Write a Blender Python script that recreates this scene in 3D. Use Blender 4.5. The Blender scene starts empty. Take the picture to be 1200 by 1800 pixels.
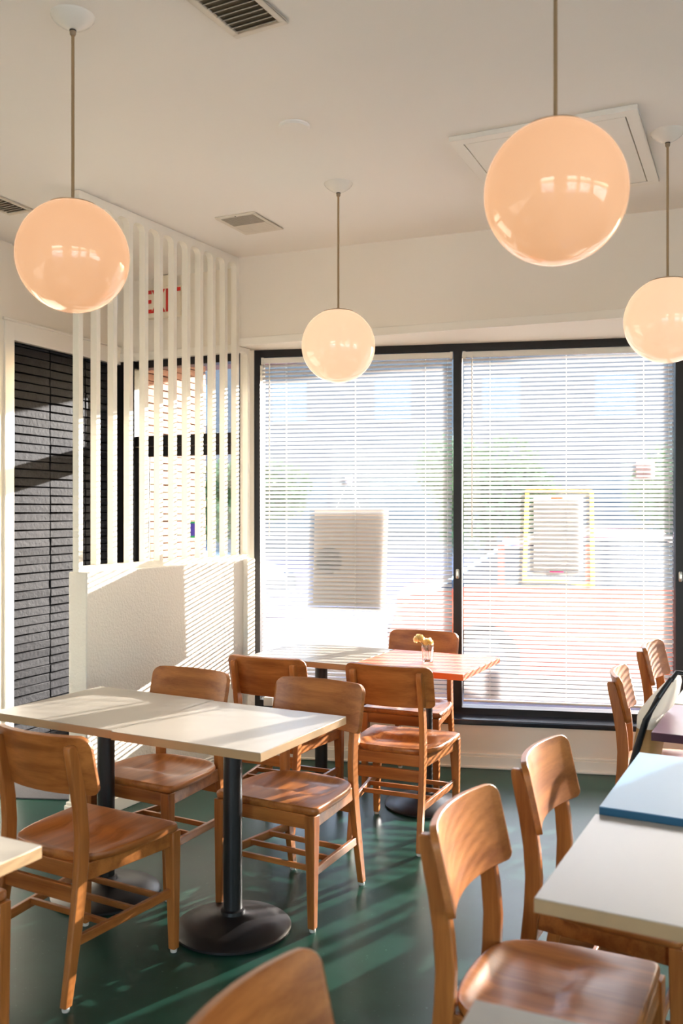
import bpy, bmesh, math, random
from mathutils import Matrix, Vector
R = math.radians
rnd = random.Random(7)
C = bpy.context.scene.collection
sc = bpy.context.scene

# ---------------------------------------------------------------- camera, sky, sun, exposure
EYE = 1.525
cam_d = bpy.data.cameras.new('camera'); cam = bpy.data.objects.new('camera', cam_d); C.objects.link(cam)
cam.location = (0, 0, EYE); cam.rotation_euler = (R(90), 0, 0)
cam_d.sensor_fit = 'VERTICAL'; cam_d.sensor_height = 36; cam_d.sensor_width = 24
cam_d.lens = 1605 / 1800 * 36
cam_d.clip_start = .05; cam_d.clip_end = 300
cam_d.dof.use_dof = True; cam_d.dof.focus_distance = 4.3; cam_d.dof.aperture_fstop = 3.2
sc.camera = cam
SUN_DIR = Vector((.766, .74, .245)).normalized()          # towards the sun
w = bpy.data.worlds.new('world'); sc.world = w; w.use_nodes = True
wn = w.node_tree; bg = wn.nodes['Background']
sky = wn.nodes.new('ShaderNodeTexSky'); sky.sky_type = 'NISHITA'; sky.sun_disc = False
sky.sun_elevation = R(24); sky.sun_rotation = math.atan2(SUN_DIR.x, SUN_DIR.y); sky.dust_density = 2.0; sky.ozone_density = 1.0
wn.links.new(sky.outputs[0], bg.inputs[0]); bg.inputs[1].default_value = .62
sd = bpy.data.lights.new('sun', 'SUN'); sun = bpy.data.objects.new('sun', sd); C.objects.link(sun)
sun.rotation_euler = SUN_DIR.to_track_quat('Z', 'Y').to_euler(); sun.location = (8, 9, 6)
sd.energy = 11.5; sd.angle = R(.53); sd.color = (1, .95, .90)
def portal(x, y, z, sx, sy, rot):
    l = bpy.data.lights.new('portal', 'AREA'); l.shape = 'RECTANGLE'; l.size = sx; l.size_y = sy
    l.cycles.is_portal = True
    o = bpy.data.objects.new('portal', l); C.objects.link(o); o.location = (x, y, z); o.rotation_euler = rot
sc.view_settings.view_transform = 'Standard'; sc.view_settings.look = 'None'
sc.view_settings.exposure = 1.82; sc.view_settings.gamma = 1; sc.view_settings.use_curve_mapping = False
sc.cycles.use_denoising = True; sc.cycles.max_bounces = 10; sc.cycles.diffuse_bounces = 6
sc.cycles.glossy_bounces = 4; sc.cycles.transmission_bounces = 6; sc.cycles.transparent_max_bounces = 16
sc.cycles.sample_clamp_indirect = 6; sc.cycles.caustics_reflective = False; sc.cycles.caustics_refractive = False
sc.cycles.blur_glossy = .5

# ---------------------------------------------------------------- helpers
class MB:
    def __init__(s): s.v = []; s.f = []
    def add(s, vs, fs, M=None):
        k = len(s.v)
        s.v += [tuple(M @ Vector(p)) if M else tuple(p) for p in vs]
        s.f += [tuple(i + k for i in f) for f in fs]
        return s
    def box(s, x0, x1, y0, y1, z0, z1, M=None):
        return s.add([(x0,y0,z0),(x1,y0,z0),(x1,y1,z0),(x0,y1,z0),(x0,y0,z1),(x1,y0,z1),(x1,y1,z1),(x0,y1,z1)],
                     [(0,3,2,1),(4,5,6,7),(0,1,5,4),(1,2,6,5),(2,3,7,6),(3,0,4,7)], M)
    def prism(s, poly, z0, z1, M=None):
        n = len(poly)
        return s.add([(x,y,z0) for x,y in poly] + [(x,y,z1) for x,y in poly],
                     [tuple(range(n-1,-1,-1)), tuple(range(n,2*n))] + [(i,(i+1)%n,n+(i+1)%n,n+i) for i in range(n)], M)
    def lathe(s, prof, seg=48, M=None, cx=0, cy=0):
        vs = []; fs = []; n = len(prof)
        for i in range(seg):
            a = 2*math.pi*i/seg
            for r, z in prof: vs.append((cx+r*math.cos(a), cy+r*math.sin(a), z))
        for i in range(seg):
            j = (i+1) % seg
            for k in range(n-1): fs.append((i*n+k, j*n+k, j*n+k+1, i*n+k+1))
        if prof[0][0] > 1e-6: fs.append(tuple(i*n for i in range(seg-1,-1,-1)))
        if prof[-1][0] > 1e-6: fs.append(tuple(i*n+n-1 for i in range(seg)))
        return s.add(vs, fs, M)
    def loft(s, rings, M=None, cap=True):
        n = len(rings[0]); vs = [p for r in rings for p in r]; fs = []
        for k in range(len(rings)-1):
            for i in range(n):
                j = (i+1) % n
                fs.append((k*n+i, k*n+j, (k+1)*n+j, (k+1)*n+i))
        if cap: fs.append(tuple(range(n-1,-1,-1))); fs.append(tuple((len(rings)-1)*n+i for i in range(n)))
        return s.add(vs, fs, M)
    def tube(s, pts, r, seg=8, M=None):
        pts = [Vector(p) for p in pts]; rings = []
        for i, p in enumerate(pts):
            d = (pts[min(i+1,len(pts)-1)] - pts[max(i-1,0)]).normalized()
            up = Vector((0,0,1)) if abs(d.z) < .9 else Vector((1,0,0))
            a = d.cross(up).normalized(); b = d.cross(a).normalized()
            rr = r[i] if isinstance(r, (list,tuple)) else r
            rings.append([tuple(p + rr*(math.cos(2*math.pi*k/seg)*a + math.sin(2*math.pi*k/seg)*b)) for k in range(seg)])
        return s.loft(rings, M)
    def build(s, name, m, parent=None, loc=(0,0,0), rz=0, smooth=None, bevel=None, seg=2):
        me = bpy.data.meshes.new(name); me.from_pydata(s.v, [], s.f)
        bm = bmesh.new(); bm.from_mesh(me)
        bmesh.ops.remove_doubles(bm, verts=bm.verts, dist=1e-6)
        bmesh.ops.dissolve_degenerate(bm, edges=bm.edges, dist=1e-7)
        bmesh.ops.recalc_face_normals(bm, faces=bm.faces); bm.to_mesh(me); bm.free()
        me.materials.append(m)
        if smooth is not None:
            me.shade_smooth(); me.set_sharp_from_angle(angle=R(smooth))
        o = bpy.data.objects.new(name, me); C.objects.link(o)
        if parent: o.parent = parent
        o.location = loc; o.rotation_euler = (0,0,rz)
        if bevel:
            b = o.modifiers.new('bevel', 'BEVEL'); b.width = bevel; b.segments = seg; b.limit_method = 'ANGLE'; b.angle_limit = R(40)
            if smooth is None: me.shade_smooth(); me.set_sharp_from_angle(angle=R(35))
        return o
def empty(name, loc=(0,0,0), rz=0):
    o = bpy.data.objects.new(name, None); C.objects.link(o); o.location = loc; o.rotation_euler = (0,0,rz)
    o.empty_display_size = .05
    return o
def tag(o, label=None, cat=None, group=None, kind=None):
    for k, v in (('label',label),('category',cat),('group',group),('kind',kind)):
        if v: o[k] = v
    return o
def struct(o): o['kind'] = 'structure'; return o
def copy_tree(o, parent=None):
    c = o.copy(); C.objects.link(c)
    if parent: c.parent = parent
    for ch in o.children: copy_tree(ch, c)
    return c
def curve_panel(splines, depth):
    """flat board cut from outlines (outer first, then holes), lying in XZ, thickness along Y"""
    cu = bpy.data.curves.new('tmp', 'CURVE'); cu.dimensions = '2D'; cu.fill_mode = 'BOTH'; cu.extrude = depth/2
    for sp in splines:
        s = cu.splines.new('POLY'); s.points.add(len(sp)-1); s.use_cyclic_u = True
        for p, q in zip(s.points, sp): p.co = (q[0], q[1], 0, 1)
    o = bpy.data.objects.new('tmp', cu); C.objects.link(o)
    dg = bpy.context.evaluated_depsgraph_get(); me = bpy.data.meshes.new_from_object(o.evaluated_get(dg))
    bpy.data.objects.remove(o); bpy.data.curves.remove(cu)
    mb = MB(); mb.v = [(v.co.x, -v.co.z, v.co.y) for v in me.vertices]; mb.f = [tuple(p.vertices) for p in me.polygons]
    return mb
def text_mb(txt, size):
    cu = bpy.data.curves.new('tmp', 'FONT'); cu.body = txt; cu.size = size; cu.align_x = 'CENTER'; cu.align_y = 'CENTER'
    cu.extrude = .002; cu.offset = .0018*size/.15
    o = bpy.data.objects.new('tmp', cu); C.objects.link(o)
    dg = bpy.context.evaluated_depsgraph_get(); me = bpy.data.meshes.new_from_object(o.evaluated_get(dg))
    bpy.data.objects.remove(o); bpy.data.curves.remove(cu)
    mb = MB(); mb.v = [(v.co.x, -v.co.z, v.co.y) for v in me.vertices]; mb.f = [tuple(p.vertices) for p in me.polygons]
    return mb

# ---------------------------------------------------------------- materials
def srgb(r, g, b):
    f = lambda c: (c/255/12.92) if c/255 <= .04045 else ((c/255+.055)/1.055)**2.4
    return (f(r), f(g), f(b), 1)
def mat(name, col, rough=.5, metal=0, spec=.5, coat=0, bump=None, vary=None, coat_rough=.1):
    m = bpy.data.materials.new(name); m.use_nodes = True; nt = m.node_tree; p = nt.nodes['Principled BSDF']
    p.inputs['Base Color'].default_value = col; p.inputs['Roughness'].default_value = rough
    p.inputs['Metallic'].default_value = metal; p.inputs['Specular IOR Level'].default_value = spec
    p.inputs['Coat Weight'].default_value = coat; p.inputs['Coat Roughness'].default_value = coat_rough
    tc = nt.nodes.new('ShaderNodeTexCoord')
    n = nt.nodes.new('ShaderNodeTexNoise'); nt.links.new(tc.outputs['Object'], n.inputs['Vector'])
    n.inputs['Scale'].default_value = (vary or (6, .06))[0]; n.inputs['Detail'].default_value = 6
    mx = nt.nodes.new('ShaderNodeMix'); mx.data_type = 'RGBA'
    k = (vary or (6, .06))[1]
    mx.inputs[6].default_value = tuple(c*(1-k) for c in col[:3]) + (1,)
    mx.inputs[7].default_value = tuple(min(1, c*(1+k)) for c in col[:3]) + (1,)
    nt.links.new(n.outputs[0], mx.inputs[0]); nt.links.new(mx.outputs[2], p.inputs['Base Color'])
    if bump:
        b = nt.nodes.new('ShaderNodeBump'); b.inputs['Strength'].default_value = bump[1]; b.inputs['Distance'].default_value = bump[2] if len(bump) > 2 else .002
        n2 = nt.nodes.new('ShaderNodeTexNoise'); n2.inputs['Scale'].default_value = bump[0]; n2.inputs['Detail'].default_value = 4
        nt.links.new(tc.outputs['Object'], n2.inputs['Vector']); nt.links.new(n2.outputs[0], b.inputs['Height'])
        nt.links.new(b.outputs[0], p.inputs['Normal'])
    return m
def wood(name, axis, dark, light, rough=.36):
    m = bpy.data.materials.new(name); m.use_nodes = True; nt = m.node_tree; p = nt.nodes['Principled BSDF']
    tc = nt.nodes.new('ShaderNodeTexCoord'); mp = nt.nodes.new('ShaderNodeMapping')
    s = [24, 24, 24]; s[axis] = 1.5; mp.inputs['Scale'].default_value = s
    oi = nt.nodes.new('ShaderNodeObjectInfo'); ad = nt.nodes.new('ShaderNodeVectorMath'); ad.operation = 'ADD'
    sc_ = nt.nodes.new('ShaderNodeVectorMath'); sc_.operation = 'SCALE'; sc_.inputs['Scale'].default_value = 1.7
    nt.links.new(oi.outputs['Location'], sc_.inputs[0])
    nt.links.new(tc.outputs['Object'], ad.inputs[0]); nt.links.new(sc_.outputs[0], ad.inputs[1]); nt.links.new(ad.outputs[0], mp.inputs[0])
    n = nt.nodes.new('ShaderNodeTexNoise'); n.inputs['Scale'].default_value = 1.0; n.inputs['Detail'].default_value = 7; n.inputs['Distortion'].default_value = .35
    nt.links.new(mp.outputs[0], n.inputs['Vector'])
    n2 = nt.nodes.new('ShaderNodeTexNoise'); n2.inputs['Scale'].default_value = 9; n2.inputs['Detail'].default_value = 3; nt.links.new(mp.outputs[0], n2.inputs['Vector'])
    mm = nt.nodes.new('ShaderNodeMath'); mm.operation = 'MULTIPLY_ADD'; mm.inputs[1].default_value = .25
    nt.links.new(n2.outputs[0], mm.inputs[0]); nt.links.new(n.outputs[0], mm.inputs[2])
    cr = nt.nodes.new('ShaderNodeValToRGB'); cr.color_ramp.elements[0].position = .42; cr.color_ramp.elements[1].position = .78
    cr.color_ramp.elements[0].color = dark; cr.color_ramp.elements[1].color = light
    nt.links.new(mm.outputs[0], cr.inputs[0]); nt.links.new(cr.outputs[0], p.inputs['Base Color'])
    b = nt.nodes.new('ShaderNodeBump'); b.inputs['Strength'].default_value = .15; b.inputs['Distance'].default_value = .0006
    nt.links.new(mm.outputs[0], b.inputs['Height']); nt.links.new(b.outputs[0], p.inputs['Normal'])
    p.inputs['Roughness'].default_value = rough; p.inputs['Coat Weight'].default_value = .08; p.inputs['Coat Roughness'].default_value = .2; p.inputs['Specular IOR Level'].default_value = .38
    return m
def thin(name, col, trans, rough=.6):
    m = bpy.data.materials.new(name); m.use_nodes = True; nt = m.node_tree; p = nt.nodes['Principled BSDF']
    p.inputs['Base Color'].default_value = col; p.inputs['Roughness'].default_value = rough
    t = nt.nodes.new('ShaderNodeBsdfTranslucent'); t.inputs[0].default_value = col
    mx = nt.nodes.new('ShaderNodeMixShader'); mx.inputs[0].default_value = trans
    nt.links.new(p.outputs[0], mx.inputs[1]); nt.links.new(t.outputs[0], mx.inputs[2])
    nt.links.new(mx.outputs[0], nt.nodes['Material Output'].inputs[0])
    return m
def pane(name, tint=(.965,.965,.96,1)):
    m = bpy.data.materials.new(name); m.use_nodes = True; nt = m.node_tree; nt.nodes.remove(nt.nodes['Principled BSDF'])
    t = nt.nodes.new('ShaderNodeBsdfTransparent'); t.inputs[0].default_value = tint
    g = nt.nodes.new('ShaderNodeBsdfGlossy'); g.inputs['Roughness'].default_value = .02
    fr = nt.nodes.new('ShaderNodeFresnel'); fr.inputs[0].default_value = 1.45
    mx = nt.nodes.new('ShaderNodeMixShader'); nt.links.new(fr.outputs[0], mx.inputs[0])
    nt.links.new(t.outputs[0], mx.inputs[1]); nt.links.new(g.outputs[0], mx.inputs[2]); nt.links.new(mx.outputs[0], nt.nodes['Material Output'].inputs[0])
    return m
def opal(name, col, emit, e):
    m = bpy.data.materials.new(name); m.use_nodes = True; nt = m.node_tree; p = nt.nodes['Principled BSDF']
    p.inputs['Base Color'].default_value = col; p.inputs['Roughness'].default_value = .06; p.inputs['Specular IOR Level'].default_value = .6
    p.inputs['Emission Color'].default_value = emit; p.inputs['Emission Strength'].default_value = e
    p.inputs['Subsurface Weight'].default_value = 0
    return m
WD, WL = (.25,.074,.014,1), (.47,.168,.040,1)
wood_x = wood('chair_wood_across', 0, WD, WL); wood_y = wood('chair_wood_lengthwise', 1, WD, WL); wood_z = wood('chair_wood_upright', 2, WD, WL)
m_wall = mat('painted_wall', srgb(234,226,212), .75, vary=(2,.02), bump=(60,.25,.0015))
m_stucco = mat('textured_wall_paint', srgb(230,223,211), .7, vary=(3,.03), bump=(75,.9,.004))
m_ceil = mat('ceiling_paint', srgb(240,235,227), .8, vary=(1,.02), bump=(90,.15,.001))
m_white = mat('white_trim_paint', srgb(238,232,220), .42, vary=(4,.02))
m_screen = mat('screen_paint', srgb(236,230,216), .5, vary=(4,.02))
m_black = mat('black_window_metal', srgb(24,20,20), .45, vary=(20,.2), spec=.35)
m_sill = mat('black_sill_metal', srgb(34,36,44), .18, vary=(20,.2))
m_brickblack = mat('black_painted_brick', srgb(24,24,28), .75, vary=(28,.6), bump=(40,.8,.005), spec=.14)
m_mortar = mat('black_mortar', srgb(14,14,16), .9, spec=.05)
m_tan = mat('tan_brick', srgb(132,90,66), .8, vary=(9,.18), bump=(50,.5,.004))
m_tanmortar = mat('tan_mortar', srgb(84,62,50), .9)
m_brown = mat('brown_soffit_boards', srgb(116,70,48), .6, vary=(10,.3), bump=(30,.3))
m_pole = mat('black_table_metal', srgb(24,21,22), .38, vary=(14,.2), bump=(150,.12,.0006))
m_lam = mat('cream_laminate', srgb(164,157,146), .33, vary=(3,.03), bump=(200,.06,.0004))
m_edge = mat('tan_edge_band', srgb(170,138,100), .45, vary=(12,.08))
m_orange = mat('coral_laminate', srgb(238,128,88), .3, vary=(3,.04))
m_orange_e = mat('orange_edge_band', srgb(226,98,44), .4)
m_blue = mat('blue_laminate_glare_tint', srgb(84,138,176), .4, vary=(3,.03))  # tabletop sheen is put into this base colour, paler than its edge
m_blue_e = mat('teal_edge_band', srgb(8,74,104), .4)
m_maroon = mat('maroon_laminate', srgb(96,66,88), .3, vary=(3,.04))
m_maroon_e = mat('maroon_edge_band', srgb(60,20,38), .4)
m_green_l = mat('pale_green_laminate', srgb(206,214,198), .33, vary=(3,.03))
m_slat = thin('blind_slat_enamel', (.67,.67,.69,1), .13, .4)
m_cord = thin('blind_cord', (.85,.85,.82,1), .3)
m_rail = mat('blind_rail_enamel', srgb(226,222,212), .4)
m_glass = pane('window_glass')
m_paper = thin('poster_paper', (.62,.54,.46,1), .16)
m_paper2 = thin('notice_paper', (.88,.86,.84,1), .45)
m_print = thin('poster_print', (.50,.50,.50,1), .16)
m_yellow = thin('yellow_tape', (.95,.80,.18,1), .55)
m_otape = thin('orange_tape', (.90,.25,.08,1), .4)
m_mtape = thin('magenta_tape', (.75,.03,.30,1), .4)
m_pink = thin('pink_notice', (.90,.66,.66,1), .5)
m_metal = mat('brushed_metal', srgb(190,186,178), .28, metal=1)
m_glide = mat('glide_nylon', srgb(200,196,186), .3)
m_rod = mat('lamp_rod_brass', srgb(168,142,108), .38, metal=.6)
m_cap = mat('lamp_fitter', srgb(150,130,104), .4, metal=.3)
m_canopy = mat('lamp_canopy_enamel', srgb(236,230,218), .22)
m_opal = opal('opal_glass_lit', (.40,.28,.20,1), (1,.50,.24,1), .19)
m_opal2 = opal('opal_glass_backlit_tone', (.46,.35,.26,1), (1,.62,.38,1), .23)  # same globe glass; daylight from behind is put into its paler colour and glow
m_vent = mat('vent_enamel', srgb(222,212,196), .5)
m_ventdark = mat('duct_shadow_metal', srgb(120,108,92), .7)
m_red = mat('exit_sign_red', srgb(205,40,30), .5)
m_signw = mat('exit_sign_face', srgb(232,222,200), .5)
m_mat = mat('entry_carpet', srgb(84,84,88), .95, vary=(220,.5), bump=(260,1,.004))
m_asphalt = mat('asphalt', srgb(104,100,112), .9, vary=(8,.12), bump=(60,.4))
m_walk = mat('pavement_concrete', srgb(104,99,110), .9, vary=(3,.08))
m_lot = mat('bounce_pale_concrete', srgb(214,210,204), .9, vary=(3,.06))  # for the unseen ground behind, kept pale to bounce fill light indoors
m_build = mat('far_building_wall', srgb(92,92,92), .8, vary=(1,.06))
m_buildw = mat('far_building_glass', srgb(70,86,96), .15)
m_leaf = thin('tree_leaves', (.07,.14,.04,1), .25)
m_bark = mat('tree_bark', srgb(90,74,60), .9, bump=(30,.8,.01))
m_carred = mat('car_orange_red_paint', srgb(186,92,64), .25, coat=1, coat_rough=.03)
m_carblue = mat('car_silver_blue_paint', srgb(160,178,196), .25, coat=1, coat_rough=.03)
m_carglass = mat('car_glass', srgb(60,80,100), .05, spec=1)
m_tyre = mat('tyre_rubber', srgb(24,24,25), .8)
m_bagblack = mat('black_leather', srgb(22,22,24), .35, bump=(180,.3,.001))
m_bagwhite = thin('white_canvas', (.90,.86,.78,1), .5)
m_bagtan = thin('tan_woven_straw', (.62,.40,.17,1), .5)
m_stem = mat('flower_stem', srgb(88,104,56), .6)
m_petal = thin('yellow_petals', (1.0,.90,.55,1), .6)
# clear tumbler
m_tumbler = bpy.data.materials.new('tumbler_glass'); m_tumbler.use_nodes = True
_p = m_tumbler.node_tree.nodes['Principled BSDF']; _p.inputs['Transmission Weight'].default_value = 1; _p.inputs['Roughness'].default_value = .02; _p.inputs['IOR'].default_value = 1.45
_p.inputs['Base Color'].default_value = (.98,.98,.98,1)
# polished dark green floor with worn mottling
m_floor = bpy.data.materials.new('green_floor'); m_floor.use_nodes = True
nt = m_floor.node_tree; p = nt.nodes['Principled BSDF']; tc = nt.nodes.new('ShaderNodeTexCoord')
n1 = nt.nodes.new('ShaderNodeTexNoise'); n1.inputs['Scale'].default_value = 2.2; n1.inputs['Detail'].default_value = 9; n1.inputs['Roughness'].default_value = .62
n2 = nt.nodes.new('ShaderNodeTexNoise'); n2.inputs['Scale'].default_value = 75; n2.inputs['Detail'].default_value = 2
for n in (n1, n2): nt.links.new(tc.outputs['Object'], n.inputs['Vector'])
cr = nt.nodes.new('ShaderNodeValToRGB'); cr.color_ramp.elements[0].position = .35; cr.color_ramp.elements[1].position = .7
cr.color_ramp.elements[0].color = (.007,.034,.023,1); cr.color_ramp.elements[1].color = (.015,.066,.046,1)
nt.links.new(n1.outputs[0], cr.inputs[0])
sp = nt.nodes.new('ShaderNodeValToRGB'); sp.color_ramp.elements[0].position = .70; sp.color_ramp.elements[1].position = .76
sp.color_ramp.elements[1].color = (.10,.16,.13,1); sp.color_ramp.elements[0].color = (0,0,0,1); nt.links.new(n2.outputs[0], sp.inputs[0])
ad = nt.nodes.new('ShaderNodeMix'); ad.data_type = 'RGBA'; ad.blend_type = 'ADD'; ad.inputs[0].default_value = .5
nt.links.new(cr.outputs[0], ad.inputs[6]); nt.links.new(sp.outputs[0], ad.inputs[7]); nt.links.new(ad.outputs[2], p.inputs['Base Color'])
rr = nt.nodes.new('ShaderNodeMapRange'); rr.inputs[3].default_value = .24; rr.inputs[4].default_value = .40; p.inputs['Specular IOR Level'].default_value = .18
nt.links.new(n1.outputs[0], rr.inputs[0]); nt.links.new(rr.outputs[0], p.inputs['Roughness'])
bp = nt.nodes.new('ShaderNodeBump'); bp.inputs['Strength'].default_value = .12; bp.inputs['Distance'].default_value = .002; nt.links.new(n1.outputs[0], bp.inputs['Height']); nt.links.new(bp.outputs[0], p.inputs['Normal'])

# ---------------------------------------------------------------- directions of the building
CEIL = 3.11; HEAD = 2.56
WIN_O = Vector((-.567, 5.85, 0)); WIN_A = math.atan(-.185)               # window line, local +x runs right along it
PAR_O = Vector((-1.248, 4.474, 0)); PAR_A = math.atan2(.8803, .4745)      # partition line, local +x runs to the window, +y away from the room
COR = Vector((-1.535, 6.318, 0))                                          # corner of left wall and entry wall
ENT_A = math.atan2(-.42, .908); LEF_A = math.atan2(1, .447)               # entry wall; left wall

# ---------------------------------------------------------------- structure
lw = lambda t: (COR.x - .4082*t, COR.y - .9129*t)                          # point of the left wall, t metres from the corner
win_far = (WIN_O.x + .9833*7.4, WIN_O.y - .1819*7.4)
floor_poly = [(-8.5,-5.2),(9,-5.2),(9,3.6),(win_far[0],win_far[1]+.1),(WIN_O.x,WIN_O.y+.1),(COR.x+.02,COR.y+.1),(-8.5,6.4)]
struct(MB().prism([(-4.6,-4.2),(win_far[0]+.3,-4.2),(win_far[0]+.3,win_far[1]+.05),(WIN_O.x+.02,WIN_O.y+.07),(COR.x-.05,COR.y+.12),lw(11.4)], -.1, 0).build('floor', m_floor))
struct(MB().prism([(-6.5,-4.4),(win_far[0]+.4,-4.4),(win_far[0]+.4,win_far[1]+.2),(WIN_O.x+.1,WIN_O.y+.26),(COR.x-.1,COR.y+.3),(COR.x-.5,COR.y+.3)], CEIL, CEIL+.25).build('ceiling', m_ceil))
# left wall: white, with a framed bay of black stacked brick next to the corner
lm = Matrix.Translation(COR) @ Matrix.Rotation(LEF_A, 4, 'Z')             # local x: outwards along the wall, -x towards the camera, +y to the left (outside)
mb = MB()
mb.box(-1.065, .0, .02, .25, HEAD+.0, CEIL, lm)
mb.box(-11.4, -1.005, 0, .25, 0, CEIL, lm)
struct(mb.build('wall_left', m_wall))
mb = MB()
mb.box(-1.075, -1.005, -.012, .03, 0, HEAD+.09, lm); mb.box(-1.005, 0, -.012, .03, HEAD-.02, HEAD+.09, lm)
mb.box(-1.09, 0, -.02, .0, HEAD+.09, HEAD+.105, lm)
struct(mb.build('trim_1', m_white, bevel=.004))
def bricks(x0, x1, z0, z1, course, lengths, gap, proud, jitter, M, y0=0):
    mb = MB(); z = z0; i = 0
    while z < z1 - .01:
        h = min(course - gap, z1 - z)
        x = x0; 
        for j, L in enumerate(lengths * 40):
            xe = min(x + L - gap, x1)
            if x >= x1 - .01: break
            d = proud + rnd.uniform(-jitter, jitter); zz = rnd.uniform(-.0015, .0015); e = rnd.uniform(-.003,.003)
            mb.add([(x,y0,z+zz),(xe,y0,z+zz),(xe,y0-d,z+zz),(x,y0-d+e,z+zz),(x,y0,z+h+zz),(xe,y0,z+h+zz),(xe,y0-d-e,z+h+zz),(x,y0-d,z+h+zz)],
                   [(0,1,2,3),(4,7,6,5),(3,2,6,7),(0,3,7,4),(1,5,6,2)], M)
            x += L
        z += course; i += 1
    return mb
struct(MB().box(-1.005, 0, .03, .25, 0, HEAD, lm).build('wall_brick_backing', m_mortar))
struct(bricks(-1.003, -.02, .0, HEAD-.025, .0525, [.33], .0065, .022, .004, lm, .03).build('wall_brick_bay', m_brickblack, bevel=.0025, seg=1))
# the same brick outside, tan, standing in the sun
struct(MB().box(.12, 1.10, .03, .25, 0, 2.9, lm).build('wall_outside_backing', m_tanmortar))
struct(bricks(.13, 1.11, 0, 2.78, .054, [.33], .006, .022, .003, lm, .03).build('wall_outside_brick', m_tan, bevel=.002, seg=1))
# entry wall above the door, posts and beam
em = Matrix.Translation(COR) @ Matrix.Rotation(ENT_A, 4, 'Z')             # +x right along the wall, +y outside
EW = .985
struct(MB().box(-.02, EW, 0, .2, HEAD, CEIL, em).build('wall_entry', m_wall))
struct(MB().box(-.0, EW, -.012, 0, HEAD+.0, HEAD+.055, em).build('trim_2', m_white, bevel=.003))
mb = MB(); mb.box(-.03, .125, .0, .12, 0, HEAD, em); mb.box(.125, EW-.035, .02, .12, HEAD-.05, HEAD, em)
mb.box(EW-.035, EW+.0, .02, .12, 0, HEAD, em); mb.box(.125, EW-.035, .02, .12, 1.975, 2.045, em)
struct(mb.build('door_frame', m_black, bevel=.003))
struct(MB().box(.125, EW-.035, .065, .071, 2.045, HEAD-.05, em).build('window_5', m_glass))
dr = empty('door_1', COR + Vector((0,0,0)), ENT_A); struct(dr)
x0, x1 = .128, EW-.038
mb = MB(); mb.box(x0, x0+.062, .045, .09, .01, 1.97); mb.box(x1-.05, x1, .045, .09, .01, 1.97)
mb.box(x0+.062, x1-.05, .045, .09, 1.905, 1.97); mb.box(x0+.062, x1-.05, .045, .09, .01, .27)
mb.build('door_leaf', m_black, dr, bevel=.003)
MB().box(x0+.062, x1-.05, .065, .071, .27, 1.905).build('door_glass', m_glass, dr)
mb = MB(); mb.tube([(x1-.09,.045,1.15),(x1-.09,-.01,1.15),(x1-.09,-.01,.85),(x1-.09,.045,.85)], .011)
mb.build('door_handle', m_metal, dr, smooth=40)
# wall over the windows (drops from the ceiling, angled), white reveal below
sf = lambda x: 5.445 - .385*x
struct(MB().prism([(-.64, sf(-.64)), (5.9, sf(5.9)), (win_far[0]+.2, win_far[1]+.15), (WIN_O.x-.02, WIN_O.y+.16), (-.66, WIN_O.y+.08)], HEAD, CEIL).build('wall_window', m_wall))
struct(MB().prism([(-.64, sf(-.64)-.006), (5.9, sf(5.9)-.006), (5.9, sf(5.9)+.01), (-.64, sf(-.64)+.01)], HEAD-.001, HEAD+.048).build('trim_3', m_white, bevel=.003))
# window line
wm = Matrix.Translation(WIN_O) @ Matrix.Rotation(WIN_A, 4, 'Z')           # +x right, +y outside
NW = 3; PITCH = 1.302; WS = [0, PITCH, 2*PITCH, 3*PITCH+.28]
struct(MB().box(.0, 7.4, -.14, .12, 0, .252, wm).build('wall_below_windows', m_wall))
mb = MB(); mb.box(.0, 7.4, -.158, -.14, 0, .072, wm); mb.box(.0, 7.4, -.152, -.14, .072, .088, wm); mb.box(.0,7.4,-.168,-.14,0,.014,wm)
struct(mb.build('baseboard_window', m_white, bevel=.004))
struct(MB().box(.0, 7.4, -.15, .02, .252, .286, wm).build('trim_4', m_sill, bevel=.008, seg=3))
mb = MB()
mb.box(0, .047, 0, .11, .286, HEAD, wm)
for k in range(1, NW+1): mb.box(WS[k]-.026, WS[k]+.026, 0, .11, .30, HEAD-.045, wm)
mb.box(.047, WS[NW]+.026, 0, .11, HEAD-.045, HEAD, wm); mb.box(.047, WS[NW]+.026, 0, .11, .286, .325, wm)
struct(mb.build('window_frame', m_black, bevel=.003))
struct(MB().box(WS[NW]+.026, 7.4, 0, .12, .25, CEIL, wm).build('wall_window_end', m_wall))
for k in range(NW):
    a, b = (.047 if k == 0 else WS[k]+.026), WS[k+1]-.026
    wo = empty('window_%d' % (k+1), WIN_O, WIN_A); struct(wo)
    MB().box(a, b, .062, .068, .325, HEAD-.045).build('pane', m_glass, wo)
    if k < 3:
        l = MB(); s = WS[k+1]
        l.lathe([(0,-.030),(.008,-.029),(.011,-.02),(.011,.02),(.008,.029),(0,.030)], 16, Matrix.Translation((s,-.008,1.145)))
        l.box(s-.006, s+.006, -.02, 0, 1.135, 1.155)
        l.build('latch', m_metal, wo, smooth=40)
# jamb post between entry door and windows
struct(MB().prism([(-.655,5.905),(-.56,5.845),(-.50,5.97),(-.60,6.03)], 0, HEAD).build('wall_corner_post', m_white))
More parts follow.
